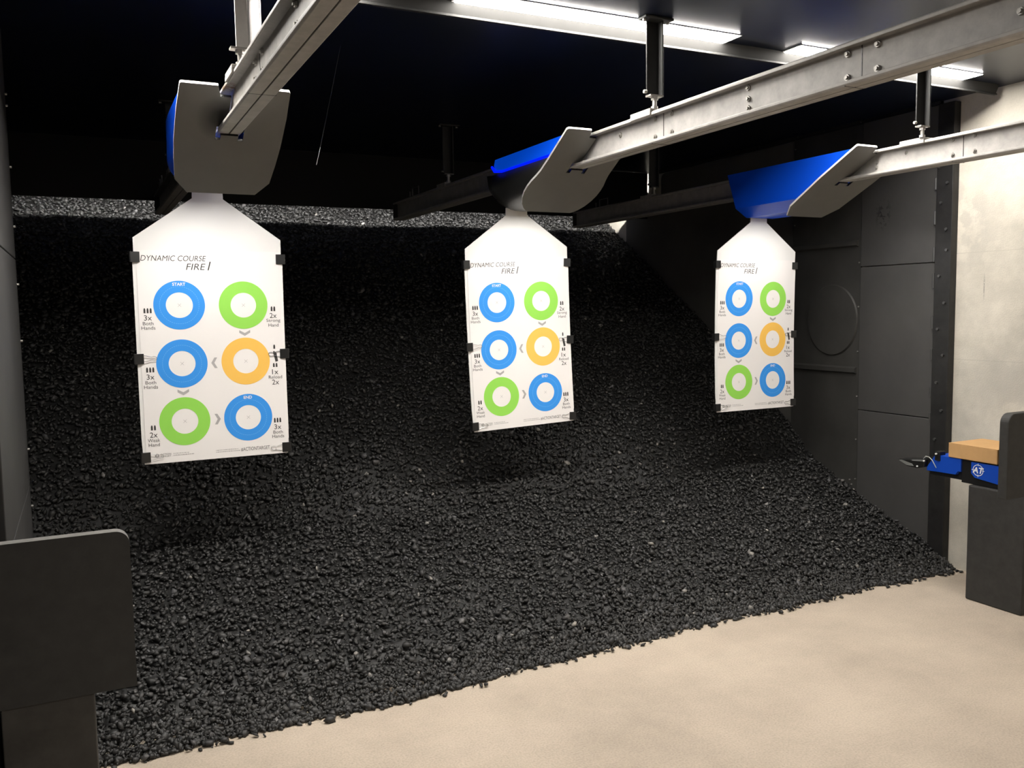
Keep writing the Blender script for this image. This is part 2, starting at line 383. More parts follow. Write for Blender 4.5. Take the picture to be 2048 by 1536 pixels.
# ------------------------------------------------------------------ wall plates on the right wall
def wall_plate(name, y0, y1, z0, z1, x0, x1, m, label, group, cat='wall panel'):
    b = MB(); b.box(x0, x1, y0, y1, z0, z1)
    return tag(b.build(name, m, bevel=0.003), label, cat, group)
G = 'dark steel plates on the right wall'
for (z0, z1, mm, lb) in ((0.0, 0.806, M['plate'], 'dark steel wall plate, lowest of three on the right wall, foot in the rubber chips'),
                         (0.810, 1.656, M['plate'], 'dark steel wall plate between two seams, middle of three on the right wall'),
                         (1.660, 2.49, M['plate_top'], 'dark steel wall plate with black splatter stain, topmost on the right wall')):
    wall_plate('steel_wall_plate', 3.236, 3.738, z0, z1, 4.160, 4.198, mm, lb, G)
GL = 'dark steel plates on the left wall'
def left_plate(z0, z1, lb, zs):
    t = thing('steel_wall_plate', (-0.215, 3.2, z0), lb, 'wall panel', GL)
    b = MB(); b.box(-0.234, -0.2, 2.6, 3.735, z0, z1); b.build('plate', M['plate_left'], t, bevel=0.003)
    b = MB(); b.box(-0.45, -0.2, 3.738, 3.760, z0, z1); b.build('edge_flange', M['angle'], t, bevel=0.002)
    for z in zs:
        b = MB(); b.cyl((-0.2005, 3.75, z), (-0.193, 3.75, z), 0.0045, 8); b.build('rivet', M['bolt'], t)
left_plate(0.0, 0.806, 'dark steel wall plate, lowest at the left picture edge above the black board', (0.724,))
left_plate(0.810, 1.656, 'dark steel wall plate, middle of the three at the left picture edge', (0.943, 1.353, 1.564))
left_plate(1.660, 2.49, 'dark steel wall plate, topmost of the three at the left picture edge', (1.777, 1.994, 2.216, 2.257))

# corner angle strip with bolts
t = thing('steel_angle_strip', (4.18, 3.185, 0), 'black vertical steel strip with bolts beside the bare concrete wall', 'trim')
b = MB(); b.box(4.150, 4.199, 3.135, 3.233, 0.0, 2.49); b.build('strip', M['angle'], t, bevel=0.003)
for i, (y, z) in enumerate(((3.215, 2.161), (3.165, 2.073), (3.20, 1.972), (3.165, 1.83), (3.16, 1.72), (3.20, 1.584), (3.165, 1.44), (3.20, 1.30), (3.165, 1.16), (3.20, 1.01), (3.165, 0.86), (3.20, 0.70))):
    b = MB(); b.cyl((4.151, y, z), (4.141, y, z), 0.008, 6); b.build('bolt', M['darkbolt'], t)
for (z0, z1) in ((2.045, 2.106), (1.86, 1.931), (1.66, 1.739), (1.52, 1.60), (1.30, 1.37), (1.13, 1.19), (0.93, 0.98), (0.80, 0.84)):
    b = MB(); b.cyl((4.153, 3.238, z0), (4.153, 3.238, z1), 0.007, 8); b.build('hinge_barrel', M['darkbolt'], t)

# rubber sheet with ribs and round bulge
t = thing('rubber_wall_sheet', (4.18, 4.02, 0.31), 'dark rubber sheet with round bulge and two ribs on the right wall', 'wall panel')
b = MB(); b.box(4.172, 4.186, 3.748, 4.300, 0.312, 2.49); b.build('sheet', M['rubber'], t, bevel=0.002)
for z in (1.80, 1.042):
    b = MB(); b.prism([(4.172, z + 0.022), (4.152, z + 0.012), (4.152, z - 0.012), (4.172, z - 0.022)], 3.765, 4.297, lambda p, q, tt: (p, tt, q)); b.build('rib', M['rubber'], t)
b = MB(); n = 64
vv = [(4.170, 3.958 + 0.20 * math.cos(2 * PI * i / n), 1.343 + 0.218 * math.sin(2 * PI * i / n)) for i in range(n)]
v2 = [(4.160, 3.958 + 0.194 * math.cos(2 * PI * i / n), 1.343 + 0.212 * math.sin(2 * PI * i / n)) for i in range(n)]
b.add(vv + v2 + [(4.156, 3.958, 1.343)], [(i, (i + 1) % n, n + (i + 1) % n, n + i) for i in range(n)] + [(n + i, n + (i + 1) % n, 2 * n) for i in range(n)])
b.build('bulge', M['rubber'], t)
for y, z in ((3.757, 1.685), (3.757, 1.424), (3.757, 1.156), (3.757, 0.887), (3.757, 0.626), (3.757, 0.384), (3.80, 0.372), (3.785, 0.345), (4.285, 1.949), (4.285, 2.43)):
    b = MB(); b.cyl((4.1725, y, z), (4.166, y, z), 0.0042, 8); b.build('rivet', M['bolt'], t)

# long sheet towards the back
t = thing('rubber_wall_sheet', (4.19, 5.0, 0.3), 'long dark rubber sheet on the right wall, toward the back of the berm', 'wall panel')
b = MB()
arc = [(5.75 - 0.05 + 0.05 * math.cos(a), 2.485 - 0.05 + 0.05 * math.sin(a)) for a in [PI / 2 * i / 6 for i in range(7)]]
b.prism([(4.306, 2.211), (5.75, 2.211)] + arc + [(4.306, 2.485)], 4.184, 4.198, lambda p, q, tt: (tt, p, q)); b.build('upper_sheet', M['rubber_dark'], t, bevel=0.002)
b = MB(); b.prism([(4.306, 0.3), (6.25, 1.6), (6.25, 2.207), (4.306, 2.207)], 4.188, 4.199, lambda p, q, tt: (tt, p, q)); b.build('lower_sheet', M['rubber_dark'], t, bevel=0.002)
b = MB(); b.prism([(4.178, 2.212), (4.199, 2.216), (4.199, 2.20), (4.178, 2.203)], 4.31, 5.0, lambda p, q, tt: (p, tt, q)); b.build('seam_strip', M['rubber_dark'], t)
# rivets along the ceiling line
tt_ = thing('ceiling_edge_strip', (4.19, 4.2, 2.49), 'thin black riveted strip where the right wall meets the ceiling', 'trim')
b = MB(); b.box(4.176, 4.199, 3.24, 5.9, 2.491, 2.514); b.build('strip', M['black'], tt_)
for y in (3.77, 4.05, 4.27, 4.62, 5.0):
    b = MB(); b.cyl((4.1765, y, 2.503), (4.170, y, 2.503), 0.0045, 8); b.build('rivet', M['darkbolt'], tt_)

# ------------------------------------------------------------------ light bar
GLED = 'led strip lights along the ceiling bar'
def led(x0, x1, label):
    t = thing('strip_light', ((x0 + x1) / 2, 2.84, ZC), label, 'light', GLED)
    b = MB(); b.box(x0, x1, 2.785, 2.8885, 2.511, ZC - 0.0008); b.build('housing', M['white'], t)
    b = MB(); b.box(x0 + 0.012, x1 - 0.012, 2.7852, 2.8883, 2.5085, 2.5109); b.build('lens', M['led'], t)
led(-0.29, 0.90, 'bright led strip light on the ceiling above the leftmost rail')
led(1.215, 2.42, 'bright led strip light on the ceiling behind the middle rail hanger')
led(2.73, 3.885, 'bright led strip light on the ceiling next to the concrete wall')
b = MB(); b.prism([(2.8885, ZC - 0.0005), (2.905, 2.476), (2.899, 2.472), (2.899, 2.466), (2.913, 2.466), (2.8985, ZC - 0.0005)], -0.20, 4.145, lambda p, q, tt: (tt, p, q))
tag(b.build('light_baffle', M['lip'], loc=(2.0, 2.9, ZC)), 'long grey metal lip hanging from the ceiling along the led lights', 'baffle')

# back baffle with its own light
t = thing('ceiling_baffle', (1.9, 5.93, ZC), 'black ceiling baffle hiding a light above the back of the berm', 'baffle')
b = MB(); b.box(-0.455, 4.18, 5.930, 5.942, 2.150, ZC - 0.001); b.build('panel', M['baffle_black'], t)
b = MB(); b.prism([(5.942, 2.366), (5.942, 2.358), (6.062, 2.294), (6.062, 2.300)], -0.455, 4.195, lambda p, q, tt: (tt, p, q)); b.build('ledge', M['baffle_black'], t)
b = MB(); b.box(-0.40, 4.15, 5.9425, 5.946, 2.373, 2.378); b.build('lamp_lens', M['led_back'], t)

# ------------------------------------------------------------------ rails
RB, RT = 2.055, 2.175
def rail(xc, y0, y1, label, bolts, seams):
    t = thing('overhead_rail', (xc, y0, RB), label, 'rail', 'overhead target rails')
    b = MB()
    for s in (-1, 1):
        W, tk, lip = 0.040, 0.007, 0.014
        pr = [(0.0018, RB), (W - 0.005, RB), (W, RB + 0.005), (W, RB + lip), (W - tk, RB + lip), (W - tk, RB + tk), (0.0018 + 0.006, RB + tk + 0.004),
              (0.0018 + 0.006, RT - tk - 0.004), (W - tk, RT - tk), (W - tk, RT - lip), (W, RT - lip), (W, RT - 0.005), (W - 0.005, RT), (0.0018, RT)]
        b.prism([(xc + s * p, q) for p, q in pr], y0, y1, lambda p, q, tt: (p, tt, q))
    b.build('rail_beam', M['galv_rust'] if xc < 1 else M['galv'], t, bevel=0.0015)
    for y, z in bolts:
        b = MB(); b.cyl((xc - 0.0075, y, z), (xc - 0.014, y, z), 0.0095, 6); b.cyl((xc - 0.014, y, z), (xc - 0.019, y, z), 0.0055, 8); b.build('bolt', M['bolt'], t)
    for y in seams:
        b = MB(); b.box(xc - 0.0088, xc - 0.0076, y - 0.0015, y + 0.0015, RB + 0.012, RT - 0.012)
        b.box(xc - 0.0405, xc + 0.0405, y + 0.029, y + 0.031, RB - 0.0006, RB + 0.001); b.build('splice_joint', M['c_black'], t)
    # end stop clamp at the far end
    ye = y1 - 0.32
    b = MB(); b.tube([(xc - 0.03, ye - 0.05, RT + 0.004), (xc - 0.03, ye - 0.05, RT + 0.05), (xc - 0.03, ye - 0.16, RT + 0.05), (xc - 0.03, ye - 0.16, RT + 0.004)], 0.004, 6)
    b.cyl((xc - 0.03, ye, RT), (xc - 0.03, ye, RT + 0.035), 0.004, 6); b.build('end_stop', M['darkbolt'], t)
    b = MB(); b.box(xc - 0.038, xc + 0.038, y1, y1 + 0.006, RB + 0.002, RT - 0.002); b.build('end_cap', M['black'], t)
    return t
rail(LANES[0], -0.9, 5.86, 'galvanized overhead rail above the leftmost paper target', [(2.061, 2.150), (2.050, 2.100), (2.469, 2.150), (2.469, 2.1), (2.568, 2.147), (2.568, 2.1)], [2.52])
rail(LANES[1], -0.9, 5.76, 'galvanized overhead rail leading to the middle paper target', [(3.008, 2.135), (2.771, 2.152), (2.771, 2.085), (2.668, 2.152), (2.668, 2.085), (2.258, 2.150), (2.258, 2.115), (2.258, 2.085), (1.848, 2.15), (1.848, 2.085), (1.744, 2.15), (1.744, 2.085), (1.339, 2.15), (1.339, 2.115)], [2.721, 1.80])
rail(LANES[2], -0.9, 5.88, 'galvanized overhead rail next to the concrete wall, above the rightmost paper target', [(2.878, 2.14), (2.636, 2.155), (2.636, 2.090), (2.531, 2.155), (2.531, 2.09), (3.045, 2.12), (3.045, 2.095)], [2.584])

# hangers
def hanger(xc, y, label, front, dx=0.0):
    t = thing('rail_hanger', (xc, y, RT), label, 'hanger', 'rail hangers under the ceiling')
    m = M['lightgalv'] if front == 2 else M['post'] if front else M['black']
    zb = 2.236; lane = xc; xc += dx
    b = MB()
    if front == 2:
        b.prism([(-0.027, 0.0), (0.0095, 0.0), (0.0095, 0.006), (-0.027, 0.006)], zb, ZC - 0.009, lambda p, q, tt: (xc + p, y + q, tt))
        b.prism([(0.0105, 0.0), (0.0105, 0.006), (0.018, 0.006), (0.046, -0.022), (0.041, -0.027), (0.014, -0.002)], zb, ZC - 0.009, lambda p, q, tt: (xc + p, y + q, tt))
    else:
        b.prism([(-0.046, 0.0), (0.005, 0.0), (0.005, -0.027), (0.0115, -0.027), (0.0115, 0.006), (-0.046, 0.006)], zb, ZC - 0.009, lambda p, q, tt: (xc + p, y + q, tt))
    b.build('angle_post', m, t, bevel=0.0012)
    b = MB(); b.box(xc - 0.080, xc + 0.046, y - 0.045, y + 0.008, ZC - 0.009, ZC - 0.0005); b.build('ceiling_plate', M['black'], t, bevel=0.002)
    for s in (-1, 1):
        b = MB(); b.cyl((xc - 0.017 + s * 0.053, y - 0.018, ZC - 0.009), (xc - 0.017 + s * 0.053, y - 0.018, ZC - 0.016), 0.007, 6); b.build('bolt', M['bolt'], t)
    b = MB(); b.box(xc - 0.047, xc + 0.012, y - 0.026, y + 0.006, zb - 0.006, zb)
    if front != 2: b.cyl((xc - 0.045, y + 0.002, zb + 0.014), (xc - 0.058, y + 0.002, zb + 0.014), 0.007, 6)
    b.build('foot_plate', M['bolt'] if front else M['darkbolt'], t)
    b = MB(); xr = xc - 0.018; yr = y - 0.010; b.cyl((xr, yr, RT + 0.012), (xr, yr, zb - 0.006), 0.0085, 10); b.cyl((xr, yr, RT + 0.010), (xr, yr, RT + 0.020), 0.014, 6); b.cyl((xr, yr, zb - 0.018), (xr, yr, zb - 0.006), 0.014, 6); b.build('threaded_rod', M['bolt'], t)
    xc = lane; b = MB(); b.box(xc - 0.046, xc + 0.046, y - 0.02, y + 0.11, RT + 0.0005, RT + 0.011)
    b.box(xc - 0.047, xc - 0.0408, y - 0.02, y + 0.11, RT - 0.014, RT + 0.0005); b.box(xc + 0.0408, xc + 0.047, y - 0.02, y + 0.11, RT - 0.014, RT + 0.0005)
    b.build('clamp', M['galv'], t, bevel=0.0015)
hanger(LANES[0], 2.775, 'grey steel hanger holding the leftmost rail, nearest the led lights', 2)
hanger(LANES[1], 2.775, 'grey steel hanger holding the middle rail, in front of the led light', True)
hanger(LANES[2], 2.775, 'grey steel hanger holding the rail beside the concrete wall', True, -0.026)
hanger(LANES[0], 4.82, 'black steel hanger behind the leftmost grey shield', False)
hanger(LANES[1], 4.82, 'black steel hanger with two shiny ceiling bolts above the far end of the middle rail', False)
hanger(LANES[2], 4.86, 'black steel hanger above the far end of the rightmost rail', False)
b = MB(); b.tube([(1.005, 3.55, 2.5145), (0.95, 3.55, 2.28), (0.908, 3.55, 2.105)], 0.00018, 5); b.tube([(0.908, 3.55, 2.106), (0.9055, 3.55, 2.095), (0.890, 3.55, 2.035)], 0.0012, 6)
tag(b.build('wire', M['cable'], loc=(0.9, 3.55, 2.5)), 'thin bright thread hanging in the dark between the leftmost and middle rails', 'wire')

# ------------------------------------------------------------------ target trolleys
def trolley(i, top, bot, outline, label, style):
    xc = LANES[i]; (y0, z0), (y1, z1) = top, bot
    t = thing('target_trolley', (xc, y0, z0), label, 'target carrier', 'target trolleys on the rails')
    d = Vector((0, y1 - y0, z1 - z0)); d.normalize(); nrm = Vector((0, -d.z, d.y))      # up and down range
    sn = -d.z
    sw = (z0 - 2.067) / sn; sf = (z0 - 2.049) / sn; s0 = 0.045
    right = outline                                              # (x, s) from top corner down
    slot = [(-0.056, 0), (-0.045, s0), (-0.011, s0), (-0.011, sw - 0.004), (-0.046, sw - 0.004), (-0.046, sf + 0.024), (-0.029, sf + 0.024), (-0.029, sf + 0.003),
            (0.029, sf + 0.003), (0.029, sf + 0.024), (0.046, sf + 0.024), (0.046, sw - 0.004), (0.011, sw - 0.004), (0.011, s0), (0.045, s0), (0.056, 0)]
    def fn(x, s, h): return Vector((xc + x, y0, z0)) + d * s + nrm * h
    b = MB()
    poly_r = [(0.0, sf + 0.003)] + [(0.029, sf + 0.003), (0.029, sf + 0.024), (0.046, sf + 0.024), (0.046, sw - 0.004), (0.011, sw - 0.004), (0.011, s0), (0.045, s0), (0.056, 0)] + right + [(0.0, right[-1][1])]
    full = slot[8:] + right + [(-x, s) for x, s in right[::-1]] + slot[:8]
    b.prism(full, 0.0, 0.010, lambda p, q, tt: fn(p, q, tt))
    nr = len(right); b.mi = [0, 0] + [2] * 7 + [1] * (2 * nr + 1) + [2] * 7; b.mi += [2] * (len(b.f) - len(b.mi))
    b.build('shield_plate', [M['shield_soot'] if i == 0 else M['shield'], M['shield_edge'], M['c_black']], t)
    # added lamp, unseen under the shield, brightens the top of the paper
    b = MB(); b.box(xc - 0.08, xc + 0.08, y1 + 0.026, y1 + 0.046, z1 + 0.014, z1 + 0.024); b.mi = [1, 0, 0, 0, 0, 0]; b.build('added_lamp', [M['c_black'], M['lamp']], t)
    # housing: open trough under the rail
    def ystart(z): return y0 + (z0 - z) / (z0 - z1) * (y1 - y0) + 0.022
    if style == 'facet':
        prof = [(-0.150, 2.178, 3.955), (-0.150, 1.985, 3.885), (-0.095, 1.935, 3.86), (0.095, 1.935, 3.86), (0.150, 1.985, 3.885), (0.150, 2.178, 3.955)]
        b = MB(); n = len(prof)
        v = [(xc + x, ystart(z), z) for x, z, ye in prof] + [(xc + x, ye, z) for x, z, ye in prof]
        b.add(v, [(k, k + 1, n + k + 1, n + k) for k in range(n - 1)]); b.build('housing', M['blue'], t, solid=0.006)
    else:
        ye = 4.05 if i == 1 else 3.80
        zt = 2.092 if i == 1 else 2.172
        zb = 1.925 if i == 1 else 1.938; w = 0.150 if i == 1 else 0.160
        arc = [(-w, zt), (-w, 2.03)] + [(-w * math.cos(a) ** 0.8, 2.03 - (2.03 - zb) * math.sin(a)) for a in [PI / 2 * k / 8 for k in range(1, 8)]]
        arc = arc + [(0, zb)] + [(-x, z) for x, z in arc[::-1]]
        rows = 9; v = []
        for r in range(rows):
            f = r / (rows - 1)
            for x, z in arc:
                ys = ystart(z); k = 1 - 0.16 * max(0, (f - 0.6) / 0.4) ** 2
                drop = (z - zb) / (2.17 - zb)
                v.append((xc + x * k, ys + (ye - 0.05 * (1 - drop) - ys) * f, z + (0.05 * (1 - drop) * max(0, (f - 0.7) / 0.3) ** 2)))
        n = len(arc); fs = [(r * n + k, r * n + k + 1, (r + 1) * n + k + 1, (r + 1) * n + k) for r in range(rows - 1) for k in range(n - 1)]
        b = MB(); b.add(v, fs); b.build('housing', M['blackpl'] if i == 1 else M['blue'], t, solid=0.006, smooth=True)
        if i == 1:
            for s in (-1, 1):
                b = MB(); pr = [(ystart(2.104), 2.104), (3.80, 2.104), (3.88, 2.112), (3.925, 2.14), (3.935, 2.172), (ystart(2.172), 2.172)]
                b.prism(pr, -0.003, 0.003, lambda p, q, tt: (xc + s * (0.152 - (q - 2.10) * 0.35 + tt), p, q)); b.build('side_panel', M['blue_lit'], t)
                b = MB(); pr = [(ystart(2.094), 2.094), (3.82, 2.094), (3.90, 2.104), (3.935, 2.135), (3.925, 2.14), (3.88, 2.112), (3.80, 2.104), (ystart(2.104), 2.104)]
                b.prism(pr, xc + s * 0.148, xc + s * 0.1545, lambda p, q, tt: (tt, p, q)); b.build('light_line', M['glow'], t)
    return t
O1 = [(0.168, 0.0), (0.172, 0.005), (0.177, 0.115), (0.177, 0.25), (0.172, 0.35), (0.164, 0.445), (0.120, 0.511)]
O2 = [(0.165, 0.0), (0.172, 0.008), (0.171, 0.18), (0.173, 0.27), (0.178, 0.305), (0.187, 0.345), (0.190, 0.38), (0.189, 0.42), (0.181, 0.46), (0.166, 0.50), (0.145, 0.532), (0.128, 0.549), (0.112, 0.556)]
O3 = [(0.182, 0.0), (0.187, 0.006), (0.187, 0.26), (0.171, 0.50), (0.122, 0.585)]
trolley(0, (2.960, 2.168), (3.385, 1.883), O1, 'grey shield plate with sooty rail slot and blue housing above the leftmost target', 'round')
trolley(1, (3.150, 2.175), (3.630, 1.892), O2, 'grey curved shield plate with black housing and glowing blue line above the middle target', 'round')
trolley(2, (3.000, 2.180), (3.518, 1.907), O3, 'grey faceted shield plate with large blue side above the target by the wall', 'facet')

# ------------------------------------------------------------------ targets
PIV = 1.93
def bow(z): return 0.010 * ((z - 1.3) / 0.45) ** 2 - 0.006          # gentle bend of the sheet
def fnb(x, z, y): return (x, y - bow(z), z - PIV)

def make_board():
    b = MB()
    o = [(0.0585, 1.945), (0.0600, 1.908), (0.287, 1.748), (0.287, 1.652), (0.2925, 1.652), (0.2925, 1.29), (0.2925, 1.252), (0.2905, 0.90), (0.285, 0.875), (0.285, 0.842)]
    zs = [p[1] for p in o]
    # strip quads so that the board can bend with the paper
    def hw(z):
        if z <= 1.652: return 0.2925 if z > 0.90 else (0.2905 if z > 0.878 else 0.286)
        return float(np.interp(z, [1.652, 1.748, 1.908, 1.945], [0.287, 0.287, 0.060, 0.0585]))
    lv = [0.842, 0.8779, 0.8781, 0.9, 0.95, 1.0, 1.05, 1.1, 1.15, 1.2, 1.25, 1.3, 1.35, 1.4, 1.45, 1.5, 1.55, 1.6, 1.652, 1.6521, 1.70, 1.748, 1.80, 1.85, 1.908, 1.945]
    v = []
    for z in lv:
        for y in (0.0, 0.005):
            for s in (-1, 1): v.append(fnb(s * hw(z), z, y))
    fs = [(0, 1, 3, 2), tuple(4 * (len(lv) - 1) + k for k in (0, 2, 3, 1))]
    for i in range(len(lv) - 1):
        a = 4 * i; c = a + 4
        fs += [(a, a + 1, c + 1, c), (a + 2, c + 2, c + 3, a + 3), (a, c, c + 2, a + 2), (a + 1, a + 3, c + 3, c + 1)]
    b.add(v, fs); return b

BL, GR, ORG, DK, MD, LT, WH, PB = 1, 2, 3, 4, 5, 6, 7, 8
def make_paper():
    b = MB(); fn = fnb; Y1, Y2 = -0.0022, -0.0028
    zs = [0.843 + (1.699 - 0.843) * i / 40 for i in range(41)]
    v = []
    for z in zs:
        xl = -0.2785 if z < 1.652 else -0.272; xr = 0.2915 if 0.90 < z < 1.652 else 0.284
        for y in (-0.0016, -0.0004):
            v += [fn(xl, z, y), fn(xr, z, y)]
    fs = [(0, 1, 3, 2), tuple(4 * 40 + k for k in (0, 2, 3, 1))]
    for i in range(40):
        a = 4 * i; c = a + 4
        fs += [(a, a + 1, c + 1, c), (a + 2, c + 2, c + 3, a + 3), (a, c, c + 2, a + 2), (a + 1, a + 3, c + 3, c + 1)]
    b.add(v, fs, 0)
    RO, RI = 0.0985, 0.0515
    for cx, cz, mi in ((-0.125, 1.480, BL), (0.126, 1.477, GR), (-0.125, 1.243, BL), (0.127, 1.243, ORG), (-0.125, 1.007, GR), (0.127, 1.006, BL)):
        b.ring(cx, cz, RO if mi != GR else RO, RI, Y1, mi, fn=fn)
        if mi == BL:                                                # dashed circle inside the blue rings
            for k in range(56):
                a0 = 2 * PI * k / 56; a1 = a0 + 0.07
                b.add([fn(cx + r * math.cos(a), cz + r * math.sin(a), Y2) for r, a in ((0.0745, a0), (0.0757, a0), (0.0757, a1), (0.0745, a1))], [(0, 1, 2, 3)], PB)
        for ang in (PI / 4, -PI / 4):                               # small cross in the middle
            c, s = math.cos(ang) * 0.009, math.sin(ang) * 0.009; w = 0.0005
            b.add([fn(cx - c - s * .06, cz - s + c * .06, Y1), fn(cx + c - s * .06, cz + s + c * .06, Y1), fn(cx + c + s * .06, cz + s - c * .06, Y1), fn(cx - c + s * .06, cz - s - c * .06, Y1)], [(0, 1, 2, 3)], LT)
    T = lambda s, x, z, w, h, mi, **k: put_text(b, s, x, z, w, h, Y1 if mi != WH else Y2, mi, fn, **k)
    T('DYNAMIC COURSE', -0.139, 1.668, 0.248, 0.022, DK, shear=0.22, off=-0.004)
    T('FIRE', -0.056, 1.6345, 0.076, 0.025, DK, shear=0.22, off=-0.004)
    T('1', -0.004, 1.638, 0.014, 0.035, DK, shear=0.22, off=-0.01)
    T('START', -0.124, 1.5645, 0.050, 0.0125, WH, off=0.02)
    T('END', 0.128, 1.0905, 0.034, 0.0125, WH, off=0.02)
    def bullets(n, x, z, h=0.021, mi=DK):
        for k in range(n):
            c = x + (k - (n - 1) / 2) * 0.0115; w = 0.0036
            pts = [(c - w, z - h / 2), (c + w, z - h / 2), (c + w, z + h * 0.1), (c + w * 0.8, z + h * 0.3), (c + w * 0.35, z + h * 0.46), (c - w * 0.35, z + h * 0.46), (c - w * 0.8, z + h * 0.3), (c - w, z + h * 0.1)]
            b.add([fn(p, q, Y1) for p, q in pts], [list(range(8))], mi)
    def note(x, z, n, num, l1, l2, w1, w2):
        bullets(n, x, z); T(num, x, z - 0.029, 0.029, 0.021, DK)
        T(l1, x, z - 0.0515, w1, 0.0135 if l1 != 'Strong' else 0.017, MD); T(l2, x, z - 0.0695, w2, 0.0135, MD)
    note(-0.2455, 1.460, 3, '3x', 'Both', 'Hands', 0.040, 0.052)
    note(0.2465, 1.461, 2, '2x', 'Strong', 'Hand', 0.058, 0.042)
    note(-0.2470, 1.223, 3, '3x', 'Both', 'Hands', 0.040, 0.052)
    note(-0.2465, 0.989, 2, '2x', 'Weak', 'Hand', 0.046, 0.042)
    note(0.2470, 0.986, 3, '3x', 'Both', 'Hands', 0.040, 0.050)
    bullets(1, 0.246, 1.300, 0.019)
    mg = [(-0.008, 0.021), (-0.003, 0.024), (0.001, 0.019), (0.006, 0.016), (0.012, -0.020), (0.001, -0.023), (-0.006, 0.010)]
    b.add([fn(0.248 + p, 1.258 + q, Y1) for p, q in mg], [list(range(7))], DK)
    bullets(2, 0.247, 1.222, 0.018)
    T('1x', 0.246, 1.193, 0.026, 0.021, DK); T('Reload', 0.246, 1.1705, 0.056, 0.0135, MD); T('2x', 0.246, 1.149, 0.029, 0.021, DK)
    def chev(x, z, ang, mi=LT):
        c, s = math.cos(ang), math.sin(ang)
        pts = [(-0.022, 0.011), (-0.022, 0.000), (0, -0.013), (0.022, 0.000), (0.022, 0.011), (0.0, -0.001)]
        b.add([fn(x + p * c - q * s, z + p * s + q * c, Y1) for p, q in pts], [(0, 1, 2, 5), (5, 2, 3, 4)], mi)
    chev(0.127, 1.362, 0); chev(0.001, 1.241, -PI / 2); chev(-0.126, 1.127, 0); chev(0.002, 1.007, PI / 2)
    T('#ACTIONTARGET', 0.150, 0.8715, 0.119, 0.0165, MD)
    T('ACTION', -0.205, 0.8785, 0.040, 0.0062, MD); T('TARGET', -0.205, 0.8705, 0.040, 0.0062, MD)
    b.ring(-0.238, 0.8745, 0.0075, 0.0058, Y1, MD, n=24, fn=fn); T('AT', -0.238, 0.8745, 0.013, 0.006, MD)
    for x0, x1, z in ((-0.176, -0.118, 0.8785), (-0.176, -0.100, 0.8715), (-0.010, 0.080, 0.8765), (-0.010, 0.080, 0.8690)):
        x = x0
        while x < x1:                                               # lines of print too small to read
            w = random.uniform(0.002, 0.009); b.add([fn(p, q, Y1) for p, q in ((x, z - .0014), (x + w, z - .0014), (x + w, z + .0014), (x, z + .0014))], [(0, 1, 2, 3)], LT); x += w + 0.002
    return b
PMATS = [M['paper'], M['p_blue'], M['p_green'], M['p_orange'], M['p_dark'], M['p_mid'], M['p_light'], M['p_white'], M['p_pale']]

TY = (3.77, 3.95, 3.87); TROLL = (0.0, math.radians(-2.0), 0.0); TX = (0.4925, 1.985, 3.4825)
WHERE = ('leftmost', 'middle', 'rightmost')
WHERE_T = ('the leftmost target, under the plain grey shield', 'the middle target', 'the rightmost target, in front of the dark wall')
board0 = make_board().build('target_backer', M['board'])
paper0 = make_paper().build('paper_target', PMATS)

def make_clip():
    """binder clip: origin on the sheet edge, jaws reach towards +x"""
    t = thing('binder_clip', (0, 0, 0), 'x', 'clip', 'black binder clips on the targets')
    h = 0.0205
    b = MB(); pr = [(-0.016, -0.013), (-0.016, 0.013), (-0.012, 0.015), (0.022, 0.0085), (0.022, 0.0060), (-0.010, 0.006), (-0.010, -0.001), (0.022, -0.0036), (0.022, -0.0060), (-0.012, -0.0145)]
    b.prism(pr, -h, h, lambda p, q, tt: (p, q, tt)); b.build('clip_body', M['clip'], t, bevel=0.0008)
    def handle(y, flip):
        c = []
        L = 0.046
        for p, q in ((0.022, -0.012), (0.03, -0.0115), (0.05, -0.006), (0.060, -0.0085), (0.068, -0.006), (0.070, 0.0), (0.068, 0.006), (0.060, 0.0085), (0.05, 0.006), (0.03, 0.0115), (0.022, 0.012)):
            pp = p if flip > 0 else -0.014 - (p - 0.022) * 0.45
            c.append((pp, y, q))
        b = MB(); b.tube(c, 0.0011, 6); b.build('wire_handle', M['wire'], t)
    return t, handle
def clip_in():
    t, hd = make_clip(); hd(-0.0072, 1); hd(0.0095, 1); return t
def clip_out():
    t, hd = make_clip(); return t
cin = clip_in(); cout = clip_out()
CL = [(-0.287, 1.672, 0, 'top left corner'), (0.287, 1.668, 0, 'top right corner'), (-0.290, 1.268, 1, 'left edge halfway down'), (0.291, 1.269, 1, 'right edge halfway down'),
      (-0.284, 0.871, 1, 'bottom left corner'), (0.284, 0.867, 1, 'bottom right corner')]
first = {0: True, 1: True}
